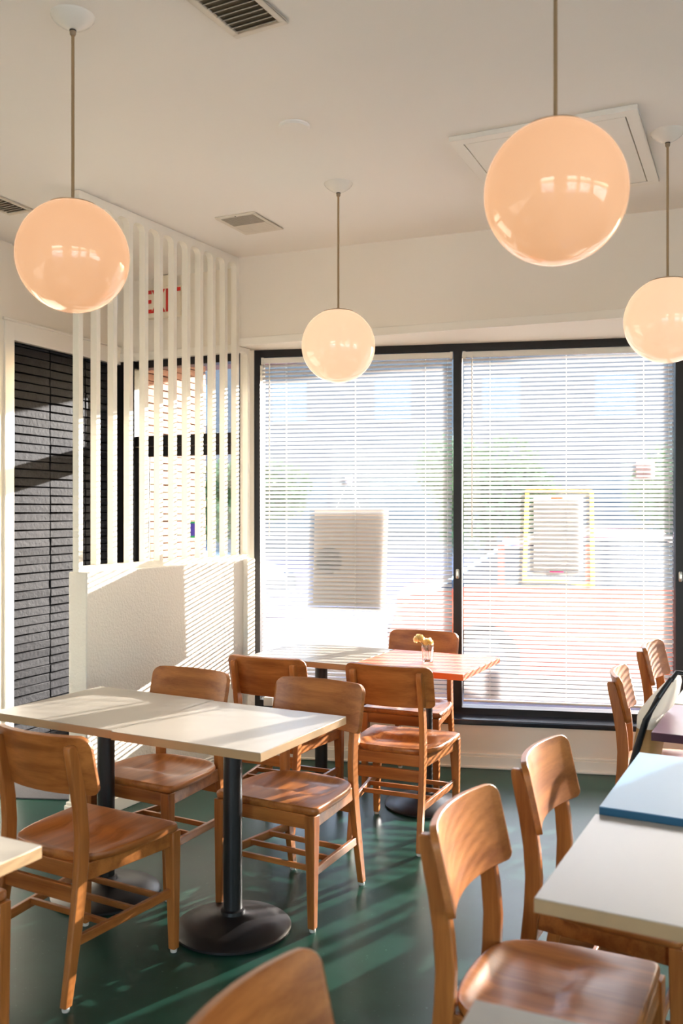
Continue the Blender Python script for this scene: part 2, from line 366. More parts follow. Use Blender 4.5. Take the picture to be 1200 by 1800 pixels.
# right, back walls; both have unseen glazed openings, added for fill daylight
rx = win_far[0]+.1
mb = MB(); mb.box(rx, rx+.25, -4.4, -3.9, 0, CEIL); mb.box(rx, rx+.25, .3, win_far[1]+.2, 0, CEIL); mb.box(rx, rx+.25, -3.9, .3, 0, .3); mb.box(rx, rx+.25, -3.9, .3, 2.75, CEIL)
struct(mb.build('wall_right', m_wall)); struct(MB().box(rx+.1, rx+.11, -3.9, .3, .3, 2.75).build('window_9', m_glass))  # side glazing out of view, added as a fill light source
portal(rx+.27, -1.8, 1.52, 2.45, 4.2, (0, R(90), 0))
mb = MB(); bx = [-4.3, -4.1, -1.3, 1.0, 2.8, 3.4, 6.2, win_far[0]+.3]
mb.box(-7, bx[0], -4.4, -4.2, 0, CEIL)
for i, j in ((0,1),(2,3),(4,5),(6,7)): mb.box(bx[i], bx[j], -4.4, -4.2, 0, CEIL)
for i in (1, 3, 5): mb.box(bx[i], bx[i+1], -4.4, -4.2, 0, .1); mb.box(bx[i], bx[i+1], -4.4, -4.2, 3.0, CEIL)
struct(mb.build('wall_back', m_wall))
for i in (1, 3, 5):
    struct(MB().box(bx[i], bx[i+1], -4.32, -4.31, .1, 3.0).build('window_%d' % (6+i//2), m_glass))  # unseen windows behind the camera, added to brighten the room
    portal((bx[i]+bx[i+1])/2, -4.45, 1.55, bx[i+1]-bx[i], 2.9, (R(90), 0, 0))
for k in range(NW):
    c = wm @ Vector(((WS[k]+WS[k+1])/2, .16, 1.42)); portal(c.x, c.y, c.z, WS[k+1]-WS[k]-.05, 2.2, (R(-90), 0, WIN_A))
c = em @ Vector((.55, .2, 1.4)); portal(c.x, c.y, c.z, .85, 2.5, (R(-90), 0, ENT_A))

# partition: low wall, and the slotted board standing on it
PT = .12; PL = 1.427
pm = Matrix.Translation(PAR_O) @ Matrix.Rotation(PAR_A, 4, 'Z')
struct(MB().box(0, PL, 0, PT, 0, 1.228, pm).build('wall_partition', m_stucco, bevel=.006))
struct(MB().box(1.345, PL-.0, -.034, .0, 0, 1.236, pm).build('trim_5', m_stucco, bevel=.003))
mb = MB(); mb.box(-.016, 1.345, -.016, PT+.016, 0, .072, pm); mb.box(-.010, 1.345, -.010, PT+.010, .072, .088, pm)
struct(mb.build('baseboard_partition', m_white, bevel=.004))
def slot(x0, x1, z0, z1, r0, r1):
    pts = []
    for cx, cz, r, a0 in ((x1-r0, z0+r0, r0, -90), (x1-r1, z1-r1, r1, 0), (x0+r1, z1-r1, r1, 90), (x0+r0, z0+r0, r0, 180)):
        for k in range(7): a = R(a0 + 15*k); pts.append((cx + r*math.cos(a), cz + r*math.sin(a)))
    return pts
P = .1221
outer = [(-.012,1.228),(1.478,1.228),(1.478,HEAD-.003),(1.368,HEAD-.003),(1.368,CEIL-.002),(-.012,CEIL-.002)]
holes = [slot(.016+P*k, -.012+P*(k+1), 1.258, CEIL-.045, .004, .036) for k in range(11)]
holes.append(slot(.016+P*11, -.012+P*12, 1.258, HEAD-.03, .004, .03))
mb = curve_panel([outer]+holes, .04)
o = mb.build('slatted_screen', m_screen, None, PAR_O + Vector((-.8803*.06, .4745*.06, 0)), PAR_A, smooth=30)
tag(o, 'white slotted wooden screen with rounded slots standing on the low partition wall', 'room divider')

# ceiling fittings
def at(u, v, z):
    Y = (EYE - z) * 1605 / (v - 900); return Vector(((u-600)/1605*Y, Y, z))
def wall_hit(u, M, yloc=0):
    k = (u-600)/1605; inv = M.inverted(); o0 = inv @ Vector((0,0,0)); d = inv.to_3x3() @ Vector((k,1,0))
    t = (yloc - o0.y)/d.y; return o0.x + d.x*t, t          # local x, world Y
BA = ENT_A
def vent(name_label, corner, length, width, rz, nslat, tilt, halves=False, duct=None):
    v = empty('ceiling_vent', (corner.x, corner.y, CEIL), rz)
    f = .024
    mb = MB(); mb.box(0, width, 0, f, -.008, 0); mb.box(0, width, length-f, length, -.008, 0); mb.box(0, f, f, length-f, -.008, 0); mb.box(width-f, width, f, length-f, -.008, 0)
    mb.build('frame', m_vent, v, bevel=.003)
    MB().box(f, width-f, f, length-f, -.0015, -.0005).build('duct', duct or m_ventdark, v)
    sl = MB()
    for i in range(nslat):
        y = f + (length-2*f)*(i+.5)/nslat; M = Matrix.Translation((0,y,-.0065)) @ Matrix.Rotation(R(50 if halves and y < length/2 else tilt), 4, 'X')
        sl.box(f, width-f, -.0085*14/nslat, .0085*14/nslat, -.0007, .0007, M)
    if halves: sl.box(f, width-f, length/2-.006, length/2+.006, -.008, -.001)
    sl.build('louvres', m_vent, v)
    sc2 = MB(); sc2.lathe([(0,-.0095),(.004,-.0095),(.004,-.007)], 10, cx=width/2, cy=f/2); sc2.build('screw', m_ventdark, v)
    return tag(v, name_label, 'vent', 'ceiling air vents')
ex = Vector((.8988,-.4384,0)); ey = Vector((.4384,.8988,0))
p1 = at(426,62,CEIL); vent('white louvred ceiling vent cut off by the top of the picture', p1 - Vector((.53,.85,0)).normalized()*.36, .36, .205, R(-28), 12, 40)
p2 = at(377,382,CEIL); vent('small white ceiling vent in two halves near the corner by the slotted screen', p2, .325, .245, R(-25), 22, 4, True)
p3 = at(17,373,CEIL); vent('louvred ceiling vent beyond the screen, at the left edge of the picture', p3 - Vector((.9063,-.4226,0))*.026 - Vector((.4226,.9063,0))*.334, .36, .175, R(-25), 12, 40)
o = MB().lathe([(0,-.013),(.058,-.013),(.065,-.006),(.065,0)], 40).build('ceiling_cover_plate', m_ceil, None, tuple(at(517,221,CEIL)), 0, smooth=40)
tag(o, 'flat round white cover plate on the open ceiling', 'cover plate')
hp = at(788,250,CEIL-.022); hb = empty('ceiling_hatch', (hp.x, hp.y, CEIL), R(-24.5)); WW, LL = .765, .88
mb = MB(); f = .05; mb.box(0, WW, 0, f, -.022, 0); mb.box(0, WW, LL-f, LL, -.022, 0); mb.box(0, f, f, LL-f, -.022, 0); mb.box(WW-f, WW, f, LL-f, -.022, 0)
mb.build('frame', m_white, hb, bevel=.002)
MB().box(f+.004, WW-f-.004, f+.004, LL-f-.004, -.0215, -.004).build('panel', m_white, hb, bevel=.002)
MB().box(WW-f-.17, WW-f-.08, LL-f-.14, LL-f-.13, -.024, -.0215).build('latch', m_rail, hb)
tag(hb, 'large square white access hatch framed on the ceiling above the right window', 'access hatch')

# exit sign
sx, sY = wall_hit(287, em, -.05)
sg = empty('exit_sign', em @ Vector((sx, -.05, 2.925)), ENT_A)
MB().box(-.148, .148, -.018, .02, -.102, .102).build('housing', m_signw, sg, bevel=.006)
MB().box(-.06, .06, -.01, .05, .102, .18).build('mounting_canopy', m_signw, sg, bevel=.004)
t = text_mb('EXIT', .205); t.v = [(x*.72, y-.020, z*1.05) for x, y, z in t.v]; t.build('lettering', m_red, sg)
tag(sg, 'white exit sign with red letters above the glass entry door behind the screen', 'sign')
st = empty('door_sticker', em @ Vector((wall_hit(337, em, .06)[0], .06, 1.525-31.5/1605*6.05)), ENT_A)
MB().box(-.03, .03, -.0008, 0, -.042, .042).build('printed_centre', mat('purple_print', srgb(84,70,190), .5), st)
m_green = mat('green_print', srgb(40,190,120), .5)
for z in (.042, -.055): MB().box(-.03, .03, -.0008, 0, z, z+.013).build('green_border', m_green, st)
tag(st, 'small purple sticker with green ends on the glass entry door', 'sticker')
o = MB().prism([(em @ Vector(q)).to_2d() for q in ((.05,-1.55,0),(EW-.1,-1.25,0),(EW-.12,-.05,0),(.05,-.05,0))], 0, .008).build('floor_mat', m_mat, bevel=.003)
tag(o, 'dark grey carpet mat on the green floor inside the entry, behind the screen', 'mat')

# ---------------------------------------------------------------- window blinds
def blind(a, b, label):
    e = empty('venetian_blind', WIN_O, WIN_A)
    z1, z0 = HEAD-.048, .345; pitch = .0262; d = .0125; yc = .024
    MB().box(a+.004, b-.004, yc-.014, yc+.014, z1-.036, z1).build('headrail', m_rail, e, bevel=.003)
    for x in (a+.002, b-.020): MB().box(x, x+.018, yc-.019, yc+.019, z1-.042, z1+.002).build('bracket', m_rail, e, bevel=.002)
    n = int((z1 - .055 - z0) / pitch); mb = MB(); tl = R(-47)
    for i in range(n):
        z = z1 - .052 - i*pitch; row = []
        sag = rnd.uniform(-.0006,.0006)
        tt = tl + R(rnd.uniform(-1.5,1.5)); jx = rnd.uniform(-.002,.002)
        for q in range(5):
            s = -1 + q/2; y = s*d; h = .0022*(1 - s*s)
            yy = y*math.cos(tt) + h*math.sin(tt); zz = -y*math.sin(tt) + h*math.cos(tt)     # room edge lowered
            row += [(a+.008+jx, yc+yy, z+zz+sag), (b-.008+jx, yc+yy, z+zz-sag)]
        mb.add(row, [(2*q, 2*q+1, 2*q+3, 2*q+2) for q in range(4)])
    me_o = mb.build('slats', m_slat, e, smooth=60)
    MB().box(a+.006, b-.006, yc-.012, yc+.012, z1-.052-n*pitch-.006, z1-.052-n*pitch+.008).build('bottom_rail', m_rail, e, bevel=.004)
    for f in (.135, .5, .86):
        x = a + (b-a)*f; c = MB()
        for yy in (-.0135, .0135): c.tube([(x, yc+yy, z1-.036), (x, yc+yy, z1-.052-n*pitch)], .0011, 5)
        c.build('ladder_cord', m_cord, e)
    MB().tube([(a+.06, yc-.024, z1-.03), (a+.06, yc-.028, z1-1.15)], .0035, 8).build('tilt_wand', m_rail, e, smooth=50)
    MB().tube([(b-.035, yc-.018, z1-.03), (b-.033, yc-.022, z1-1.3), (b-.030, yc-.02, z1-1.34)], .0013, 5).build('pull_cord', m_cord, e)
    return tag(e, label, 'blind', 'venetian blinds along the windows')
labs = ['white venetian blind in the left window, beside the low partition', 'white venetian blind in the right window, behind the taped notice',
        'white venetian blind past the right window mullion, right picture edge', 'white venetian blind fourth along the window wall', 'white venetian blind at the far right end of the window wall']
for k in range(NW): blind((.047 if k == 0 else WS[k]+.026)+.002, WS[k+1]-.028, labs[k])

# things stuck on the glass
def wpt(u, v, d=.058):
    x, Y = wall_hit(u, wm, d); return x, EYE - (v-900)/1605*Y
def quad(us, d, th=.0004):
    ps = [wpt(u, v, d) for u, v in us]
    return MB().add([(x, d, z) for x, z in ps] + [(x, d-th, z) for x, z in ps], [(0,1,2,3),(7,6,5,4),(0,4,5,1),(1,5,6,2),(2,6,7,3),(3,7,4,0)])
e = empty('hanging_poster', WIN_O, WIN_A)
quad([(553,893),(683,892),(677,1068),(550,1064)], .058).build('paper', m_paper, e)
cx, cz = wpt(578, 985, .0572); q = MB(); q.lathe([(0,0),(.085,0)], 32, Matrix.Translation((cx,.0572,cz)) @ Matrix.Rotation(R(90),4,'X')); q.build('printed_circle', m_print, e)
hx, hz = wpt(613, 843, .056)
for u in (590, 633):
    ax, az = wpt(u, 895, .056); MB().tube([(hx,.056,hz),(ax,.056,az)], .0012, 5).build('string', m_cord, e)
q = MB(); q.lathe([(0,-.004),(.010,-.004),(.026,.0),(.026,.001),(0,.001)], 24, Matrix.Translation((hx,.056,hz)) @ Matrix.Rotation(R(-90),4,'X')); q.build('suction_cup', thin('suction_cup_vinyl', (.55,.55,.80,1), .5), e, smooth=40)
tag(e, 'large paper poster hung by strings on the left window, behind its blind', 'poster')
e = empty('taped_notice', WIN_O, WIN_A)
quad([(938,873),(1024,873),(1024,1005),(938,1004)], .058).build('paper', m_paper2, e)
for us in ([(923,861),(1041,861),(1041,867),(923,867)], [(923,861),(930,861),(927,1000),(920,1022),(918,1024),(921,980)][:0] or [(923,862),(930,862),(925,1024),(918,1024)],
           [(1036,862),(1043,862),(1045,1029),(1038,1029)], [(919,1016),(1044,1024),(1044,1030),(919,1022)]):
    quad(us, .0575).build('yellow_tape_strip', m_yellow, e)
quad([(968,874),(989,874),(989,879),(968,879)], .057).build('orange_tape', m_otape, e)
quad([(966,1003),(990,1003),(990,1007),(966,1007)], .057).build('magenta_tape', m_mtape, e)
tag(e, 'white paper notice framed by yellow tape on the right window', 'notice')
e = quad([(1118,809),(1150,809),(1150,838),(1118,838)], .058).build('small_notice', m_pink, None, WIN_O, WIN_A)
tag(e, 'small pale pink paper square high on the right window, near its right mullion', 'notice')
bx_, _ = wall_hit(472, wm, -.08); e = empty('sill_box', wm @ Vector((bx_, -.08, .286)), WIN_A)
MB().box(-.028, .028, -.02, .02, .022, .075).build('box_body', m_white, e, bevel=.003); MB().box(-.026, .026, -.019, .019, 0, .022).build('box_base', m_pole, e, bevel=.002)
tag(e, 'tiny white box with a dark base on the window sill by the partition', 'box')

# ---------------------------------------------------------------- pendant lamps
def lamp(u, Y, cz, label, mt):
    X = (u-600)/1605*Y; e = empty('pendant_lamp', (X, Y, CEIL)); r = .178; c = cz - CEIL
    g = []
    a0 = math.asin(.072/r)
    for k in range(41): a = a0 + (math.pi-a0)*k/40; g.append((r*math.sin(a) if k < 40 else 0, c + r*math.cos(a)))
    MB().lathe(g, 64).build('globe', mt, e, smooth=60)
    top = c + r*math.cos(a0)
    MB().lathe([(.0745,top-.004),(.0750,top+.001),(.068,top+.004),(.014,top+.007),(.011,top+.018),(.0085,top+.020),(0,top+.020)], 48).build('fitter_cap', m_cap, e, smooth=40)
    MB().tube([(0,0,-.035),(0,0,top+.02)], .0052, 12).build('rod', m_rod, e, smooth=60)
    MB().lathe([(.070,0),(.068,-.005),(.058,-.017),(.040,-.030),(.022,-.040),(.012,-.044),(0,-.044)], 48).build('canopy', m_canopy, e, smooth=50)
    q = MB(); q.lathe([(.0100,-.042),(.0110,-.044),(.0110,-.047),(.0100,-.048),(0,-.048)], 20); q.build('dark_ring', m_pole, e, smooth=40)
    q = MB(); q.lathe([(.0100,-.048),(.0105,-.050),(.0095,-.058),(.007,-.062),(0,-.062)], 20); q.build('collar', m_cap, e, smooth=40)
    return tag(e, label, 'lamp', 'white globe pendant lamps')
lamp(128, 2.92, 2.342, 'globe pendant lamp hanging in front of the slotted screen', m_opal)
lamp(976, 2.29, 2.325, 'largest, nearest globe pendant lamp, hanging in front of the ceiling hatch', m_opal)
lamp(594.5, 4.41, 2.327, 'small globe pendant lamp in front of the left window', m_opal2)
lamp(1173, 3.81, 2.325, 'globe pendant lamp cut off by the right edge of the picture', m_opal2)

# ---------------------------------------------------------------- tables
def table(corner, rz, sx, sy, top, edge, label, h=.75, th=.03, name='cafe_table', group='square pedestal tables'):
    """corner = the corner nearest the camera-left, local +x right, +y away"""
    e = empty(name, (corner[0], corner[1], 0), rz)
    tp = MB().box(.0012, sx-.0012, .0012, sy-.0012, h-.0016, h); tp.build('tabletop', top, e)
    MB().box(0, sx, 0, sy, h-th, h-.0016).build('edge_band', edge, e, bevel=.0012)
    cx, cy = sx/2, sy/2
    MB().lathe([(0,.045),(.0345,.045),(.0345,h-th-.006),(0,h-th-.006)], 32, cx=cx, cy=cy).build('column', m_pole, e, smooth=40)
    MB().lathe([(0,0),(.206,0),(.214,.004),(.214,.012),(.205,.019),(.15,.031),(.09,.044),(.055,.053),(.045,.06),(.044,.072),(.0345,.076),(0,.076)], 64, cx=cx, cy=cy).build('base', m_pole, e, smooth=30)
    q = MB()
    for a in (0, 90): q.box(-.19, .19, -.02, .02, h-th-.012, h-th, Matrix.Translation((cx,cy,0)) @ Matrix.Rotation(R(a+45),4,'Z'))
    q.build('top_bracket', m_pole, e, bevel=.003)
    return tag(e, label, 'table', group)
tA = math.atan2(-.477,.879)
F = Vector((-.26,2.934)); xdir = Vector((.879,-.477)); ydir = Vector((.497,.868))
def rot2(a): return Vector((math.cos(a), math.sin(a))), Vector((-math.sin(a), math.cos(a)))
a1 = math.atan2(-.290,.552)
X1, Y1 = rot2(a1)
table(F - X1*.626, a1, .626, .598, m_lam, m_edge, 'cream pedestal table in the middle foreground, with its whole black base in view')
a1b = a1 - R(1.2); X2, Y2 = rot2(a1b)
table(F - X1*.629 - X2*.626 + Y1*.012, a1b, .626, .596, m_lam, m_edge, 'cream pedestal table pushed against the left end of the middle one, behind the leftmost chair')
a2 = R(-25.5); X3, Y3 = rot2(a2); Pc = Vector((.585,4.364))
table(Pc - X3*.612, a2-R(1.5), .612, .59, m_orange, m_orange_e, 'coral pedestal table with an orange edge, holding the flower glass')
a2b = R(-27); X3b, Y3b = rot2(a2b)
table(Pc - X3*.618 - X3b*.612 + Y3b*.0, a2b, .612, .59, m_lam, m_edge, 'cream pedestal table joined to the left end of the coral one, by the window')
c3 = Vector((-.696,2.123)); a3 = R(-27); X4, Y4 = rot2(a3)
table(c3 - X4*.612 - Y4*.60, a3, .612, .60, m_lam, m_edge, 'cream pedestal table at the left picture edge, only its corner showing')
a4 = R(-27.5); X5, Y5 = rot2(a4)
table((.386,1.835), a4, .612, .575, m_lam, m_edge, 'cream pedestal table at the right edge, in front of the blue one')
table((.661,2.345), a4, .612, .597, m_blue, m_blue_e, 'glare-paled blue pedestal table with a dark teal edge at the right picture edge', h=.769)
table((1.089,3.214), a4, .612, .53, m_maroon, m_maroon_e, 'dark maroon pedestal table beyond the blue one, with the tote bag on its side')
table((1.34,3.70), a4, .612, .6, m_green_l, m_edge, 'pale pedestal table farthest at the right edge, beyond the maroon one')
c8 = Vector((.212,1.453)); a8 = R(-24.5); X8, Y8 = rot2(a8)
table(c8 - Y8*.60, a8, .612, .60, m_lam, m_edge, 'cream pedestal table at the bottom right, one corner over the nearest seat')

# ---------------------------------------------------------------- chairs
def make_chair():
    e = empty('wooden_chair'); 
    # seat: dished slab
    out = []
    half = [(0,.2085),(.12,.2085),(.205,.2075),(.219,.204),(.2265,.196),(.228,.182),(.226,.10),(.221,.02),(.213,-.05),(.201,-.10),(.183,-.138),(.158,-.163),(.125,-.178),(.085,-.187),(.04,-.191),(0,-.192)]
    pts = half + [(-x, y) for x, y in half[-2:0:-1]]
    n = len(pts); cy = .01; rings = [1, .975, .95, .92, .89, .86, .83, .8, .77, .73, .69, .64, .58, .52, .45, .38, .3, .2, .1]
    def dish(x, y):
        d = .019*math.exp(-((y+.058)/.098)**8) * math.exp(-(x/.165)**8)
        d += .010*max(0, 1-((abs(x)-.085)/.075)**2) * min(1, max(0, (y+.04)/.05)) * max(0, 1-(y+.04)/.20) if abs(abs(x)-.085) < .075 else 0
        return min(d, .020)
    mb = MB(); vs = []; fs = []
    prof = [(1-.05,-.028),(1-.015,-.026),(1,-.019),(1,-.009),(1-.012,-.002)]
    loops = []
    for k, dz in prof: loops.append([(x*k, cy+(y-cy)*k, .45+dz) for x, y in pts])
    for k in rings[1:]: loops.append([(x*k, cy+(y-cy)*k, .45-dish(x*k, cy+(y-cy)*k)) for x, y in pts])
    for L in loops: vs += L
    for k in range(len(loops)-1):
        for i in range(n): fs.append((k*n+i, k*n+(i+1)%n, (k+1)*n+(i+1)%n, (k+1)*n+i))
    fs.append(tuple(range(n-1,-1,-1))); vs.append((0, cy, .45-dish(0,cy))); c = len(vs)-1; k0 = (len(loops)-1)*n
    for i in range(n): fs.append((k0+i, k0+(i+1)%n, c))
    mb.add(vs, fs); mb.build('seat', wood_y, e, smooth=50)
    # curved, tilted backrest board
    bw, th = .207, .018; gx, gz = 24, 12
    def board(u, w_, off):
        x = bw*u; z0b, z1b = .642, .832
        hz = (w_+1)/2
        # rounded corners
        rT, rB = .036, .022; ax = abs(x)
        top, bot = z1b, z0b
        if ax > bw-rT: top = z1b - rT + math.sqrt(max(0, rT*rT-(ax-bw+rT)**2))
        if ax > bw-rB: bot = z0b + rB - math.sqrt(max(0, rB*rB-(ax-bw+rB)**2))
        z = bot + (top-bot)*hz
        yl = -.149 - .044*(z-.642)/.19 - .044*(1-(x/bw)**2)
        sl = .088*x/bw**2; nv = Vector((-sl, 1, .23)).normalized()
        q = Vector((x, yl, z)) + nv*off
        return tuple(q)
    us = [math.sin(math.pi/2*(-1+2*i/gx)) for i in range(gx+1)]; ws = [-1+2*j/gz for j in range(gz+1)]
    mb = MB(); vs = [board(u, w_, 0) for w_ in ws for u in us] + [board(u, w_, -th) for w_ in ws for u in us]
    N = gx+1; T = N*(gz+1); fs = []
    for j in range(gz):
        for i in range(gx):
            a = j*N+i; fs.append((a, a+1, a+N+1, a+N)); fs.append((T+a, T+a+N, T+a+N+1, T+a+1))
    for i in range(gx): fs.append((i, T+i, T+i+1, i+1)); a = gz*N+i; fs.append((a, a+1, T+a+1, T+a))
    for j in range(gz): a = j*N; fs.append((a, a+N, T+a+N, T+a)); a = j*N+gx; fs.append((a, T+a, T+a+N, a+N))
    mb.add(vs, fs); bk = mb.build('backrest', wood_x, e, bevel=.005, seg=3)
    # rear legs run up behind the backrest
    prof = [(0,-.259,.030),(.10,-.240,.036),(.20,-.222,.041),(.32,-.203,.045),(.42,-.192,.047),(.50,-.189,.047),(.58,-.195,.046),(.66,-.208,.045),(.72,-.2215,.043),(.765,-.232,.040),(.785,-.237,.034),(.793,-.240,.022)]
    for s in (-1, 1):
        rings = []
        for z, y, d in prof:
            x = s*(.166 - .006*min(1, z/.79)); t = .0125
            rings.append([(x-t, y-d/2, z+.012), (x+t, y-d/2, z+.012), (x+t, y+d/2, z+.012), (x-t, y+d/2, z+.012)])
        lg = MB().loft(rings).build('leg', wood_z, e, bevel=.004)
        MB().lathe([(0,0),(.011,0),(.012,.004),(.012,.010),(.008,.014),(0,.014)], 16, cx=s*.166, cy=-.259).build('glide', m_glide, lg, smooth=40)
        rings = []
        for z, w0 in ((0,.027),(.2,.034),(.36,.041),(.425,.041)):
            cx = s*(.2075 - (w0-.027)/2*.5); yy = .199-(w0-.027)/2*.4
            rings.append([(cx-w0/2, yy-w0/2, z+.012), (cx+w0/2, yy-w0/2, z+.012), (cx+w0/2, yy+w0/2, z+.012), (cx-w0/2, yy+w0/2, z+.012)])
        rings[-1] = [(x, y, .423) for x, y, z in rings[-1]]
        lg = MB().loft(rings).build('leg', wood_z, e, bevel=.003)
        MB().lathe([(0,0),(.011,0),(.012,.004),(.012,.010),(.008,.014),(0,.014)], 16, cx=s*.2075, cy=.199).build('glide', m_glide, lg, smooth=40)
    # aprons
    def rail(p, q, w_, h):       # flat rail between two points
        p, q = Vector(p), Vector(q); d = (q-p); L = d.length; M = Matrix.Translation(p) @ d.to_track_quat('X','Z').to_matrix().to_4x4()
        return MB().box(0, L, -w_/2, w_/2, -h/2, h/2, M)
    fr = MB()
    for q in (rail((-.19,.198,.396),(.19,.198,.396),.02,.053), rail((-.155,-.186,.398),(.155,-.186,.398),.02,.052),
              rail((-.203,.19,.396),(-.160,-.185,.396),.02,.053), rail((.203,.19,.396),(.160,-.185,.396),.02,.053)):
        fr.add(q.v, q.f)
    fr.build('seat_frame', wood_x, e, bevel=.003)
    rail((-.155,-.206,.334),(.155,-.206,.334),.018,.052).build('rear_rail', wood_x, e, bevel=.003)
    for s in (-1, 1): rail((s*.202,.195,.208),(s*.163,-.222,.196),.016,.032).build('stretcher', wood_y, e, bevel=.003)
    for y, xx in ((.150,.196), (.030,.186), (-.088,.175)): rail((-xx,y,.206),(xx,y,.206),.013,.020).build('cross_bar', wood_x, e, bevel=.002)
    return e
CH = [
 (-.860,3.095,-.510,'wooden chair at the left edge, seen from behind, nearest the cream table'),
 (-.763,3.855,2.628,'wooden chair behind the joined cream tables, facing us, left of the other'),
 (-.189,3.592,2.630,'wooden chair facing us, tucked behind the front corner of the middle cream table'),
 (-.279,4.581,-.421,'wooden chair seen from behind at the cream table by the window'),
 (.292,4.354,-.399,'wooden chair seen from behind, pulled up to the coral table'),
 (.398,5.140,2.726,'wooden chair between the coral table and the window, behind the flowers'),
 (.475,2.077,-2.055,'wooden chair at the bottom right with its whole dished seat in the foreground'),
 (.779,2.590,-2.071,'wooden chair pushed under the cream table at the right, in front of the blue one'),
 (1.423,3.941,-1.932,'wooden chair seen edge-on in front of the right window sill, the nearer of two'),
 (1.826,4.733,-2.099,'wooden chair with striped sunlight by the right window mullion, the farther of two'),
 (.045,1.20,-2.03,'wooden chair at the bottom edge, only the top of its backrest showing'),
 (-1.235,2.50,-2.06,'wooden chair out of frame at the lower left, one leg showing'),
]
ch0 = make_chair()
for i, (x, y, a, lab) in enumerate(CH):
    c = ch0 if i == 0 else copy_tree(ch0)
    c.location = (x, y, 0); c.rotation_euler = (0, 0, a); tag(c, lab, 'chair', 'matching wooden cafe chairs')

# ---------------------------------------------------------------- flowers in a tumbler on the coral table
fx, fy = .446, 4.735
g = empty('glass_tumbler', (fx, fy, .75))
n = 12; rings = []
for r, z in ((.024,0),(.0255,.004),(.0275,.03),(.0305,.062),(.0325,.08)):
    rings.append([( (r*(1.03 if k % 2 else .985))*math.cos(math.pi*k/n), (r*(1.03 if k % 2 else .985))*math.sin(math.pi*k/n), z) for k in range(2*n)])
for r, z in ((.0305,.08),(.0285,.062),(.0255,.03),(.0225,.010)):
    rings.append([(r*math.cos(math.pi*k/n), r*math.sin(math.pi*k/n), z) for k in range(2*n)])
MB().loft(rings).build('vessel', m_tumbler, g, smooth=25)
tag(g, 'small clear faceted glass tumbler on the coral table', 'glass')
def flower(dx, dy, dz, r, label, bx, by, seed):
    rr_ = random.Random(seed); e = empty('yellow_flower', (fx, fy, .762))
    MB().tube([(bx, by, 0), (bx*.3, by*.4, .05), (dx*.6, dy*.6, .075), (dx, dy, dz-.008)], .0016, 6).build('stem', m_stem, e, smooth=60)
    mb = MB()
    for k in range(120):
        th_ = rr_.uniform(0, 2*math.pi); ph = math.acos(rr_.uniform(-.35, 1)); L = r*rr_.uniform(.75, 1.1); wd = r*rr_.uniform(.28, .42)
        M = Matrix.Translation((dx,dy,dz)) @ Matrix.Rotation(th_,4,'Z') @ Matrix.Rotation(ph,4,'Y') @ Matrix.Rotation(rr_.uniform(-1,1),4,'Z')
        vs = [(0,0,0)]; 
        for j in range(6): s = -1 + j*.4; vs.append((wd*s, rr_.uniform(-.12,.12)*r, L*(1-.18*s*s) + rr_.uniform(-.08,.08)*r))
        vs.append((-wd*.5, 0, L*.45)); vs.append((wd*.5, 0, L*.45))
        mb.add(vs, [(0,7,1,2,3),(0,3,4),(0,4,5,6,8)], M)
    mb.build('blossom', m_petal, e, smooth=60)
    return tag(e, label, 'flower', 'yellow flowers in the tumbler')
flower(-.044, -.005, .100, .031, 'yellow ruffled flower leaning out left of the glass, the higher of two', .008, 0, 3)
flower(.004, -.012, .086, .026, 'yellow ruffled flower resting on the glass rim, the lower of two', -.006, .004, 5)

# ---------------------------------------------------------------- tote bag at the maroon table
b = empty('tote_bag', (1.179, 3.505, .42), R(60))
# local x runs along the table side (away), y to the left, leaning sideways
def bagring(z, w_, t, lean, n=20):
    r = []
    for k in range(n):
        a = 2*math.pi*k/n; cx, cy = math.cos(a), math.sin(a); sgn = lambda v: (v > 0)-(v < 0)
        r.append((w_/2*sgn(cx)*abs(cx)**.45, lean + t/2*sgn(cy)*abs(cy)**.6, z))
    return r
MB().loft([bagring(0,.26,.085,.045), bagring(.04,.28,.09,.035), bagring(.20,.27,.085,.002), bagring(.298,.262,.075,-.010)]).build('straw_base', m_bagtan, b, smooth=50)
MB().loft([bagring(.298,.264,.076,-.010), bagring(.340,.262,.076,-.012), bagring(.358,.25,.10,-.03), bagring(.41,.22,.085,-.06), bagring(.455,.17,.055,-.085), bagring(.478,.12,.025,-.098)]).build('canvas_body', m_bagwhite, b, smooth=50)
q = MB(); q.tube([(-.132,.070,-.01),(-.142,.042,.12),(-.142,.016,.22),(-.140,-.018,.335),(-.12,-.058,.42),(-.085,-.098,.488)], [.012,.013,.013,.012,.011,.009], 8); q.build('leather_gusset', m_bagblack, b, smooth=60)
q = MB(); pts = [(-.085,-.098,.482),(-.05,-.11,.505),(-.02,-.155,.50),(0,-.20,.46),(.01,-.23,.40),(.02,-.26,.362),(.03,-.30,.349)]; q.tube(pts, .0095, 8); q.build('strap', m_bagblack, b, smooth=60)
tag(b, 'white canvas tote bag with black leather trim leaning at the maroon table side', 'bag')

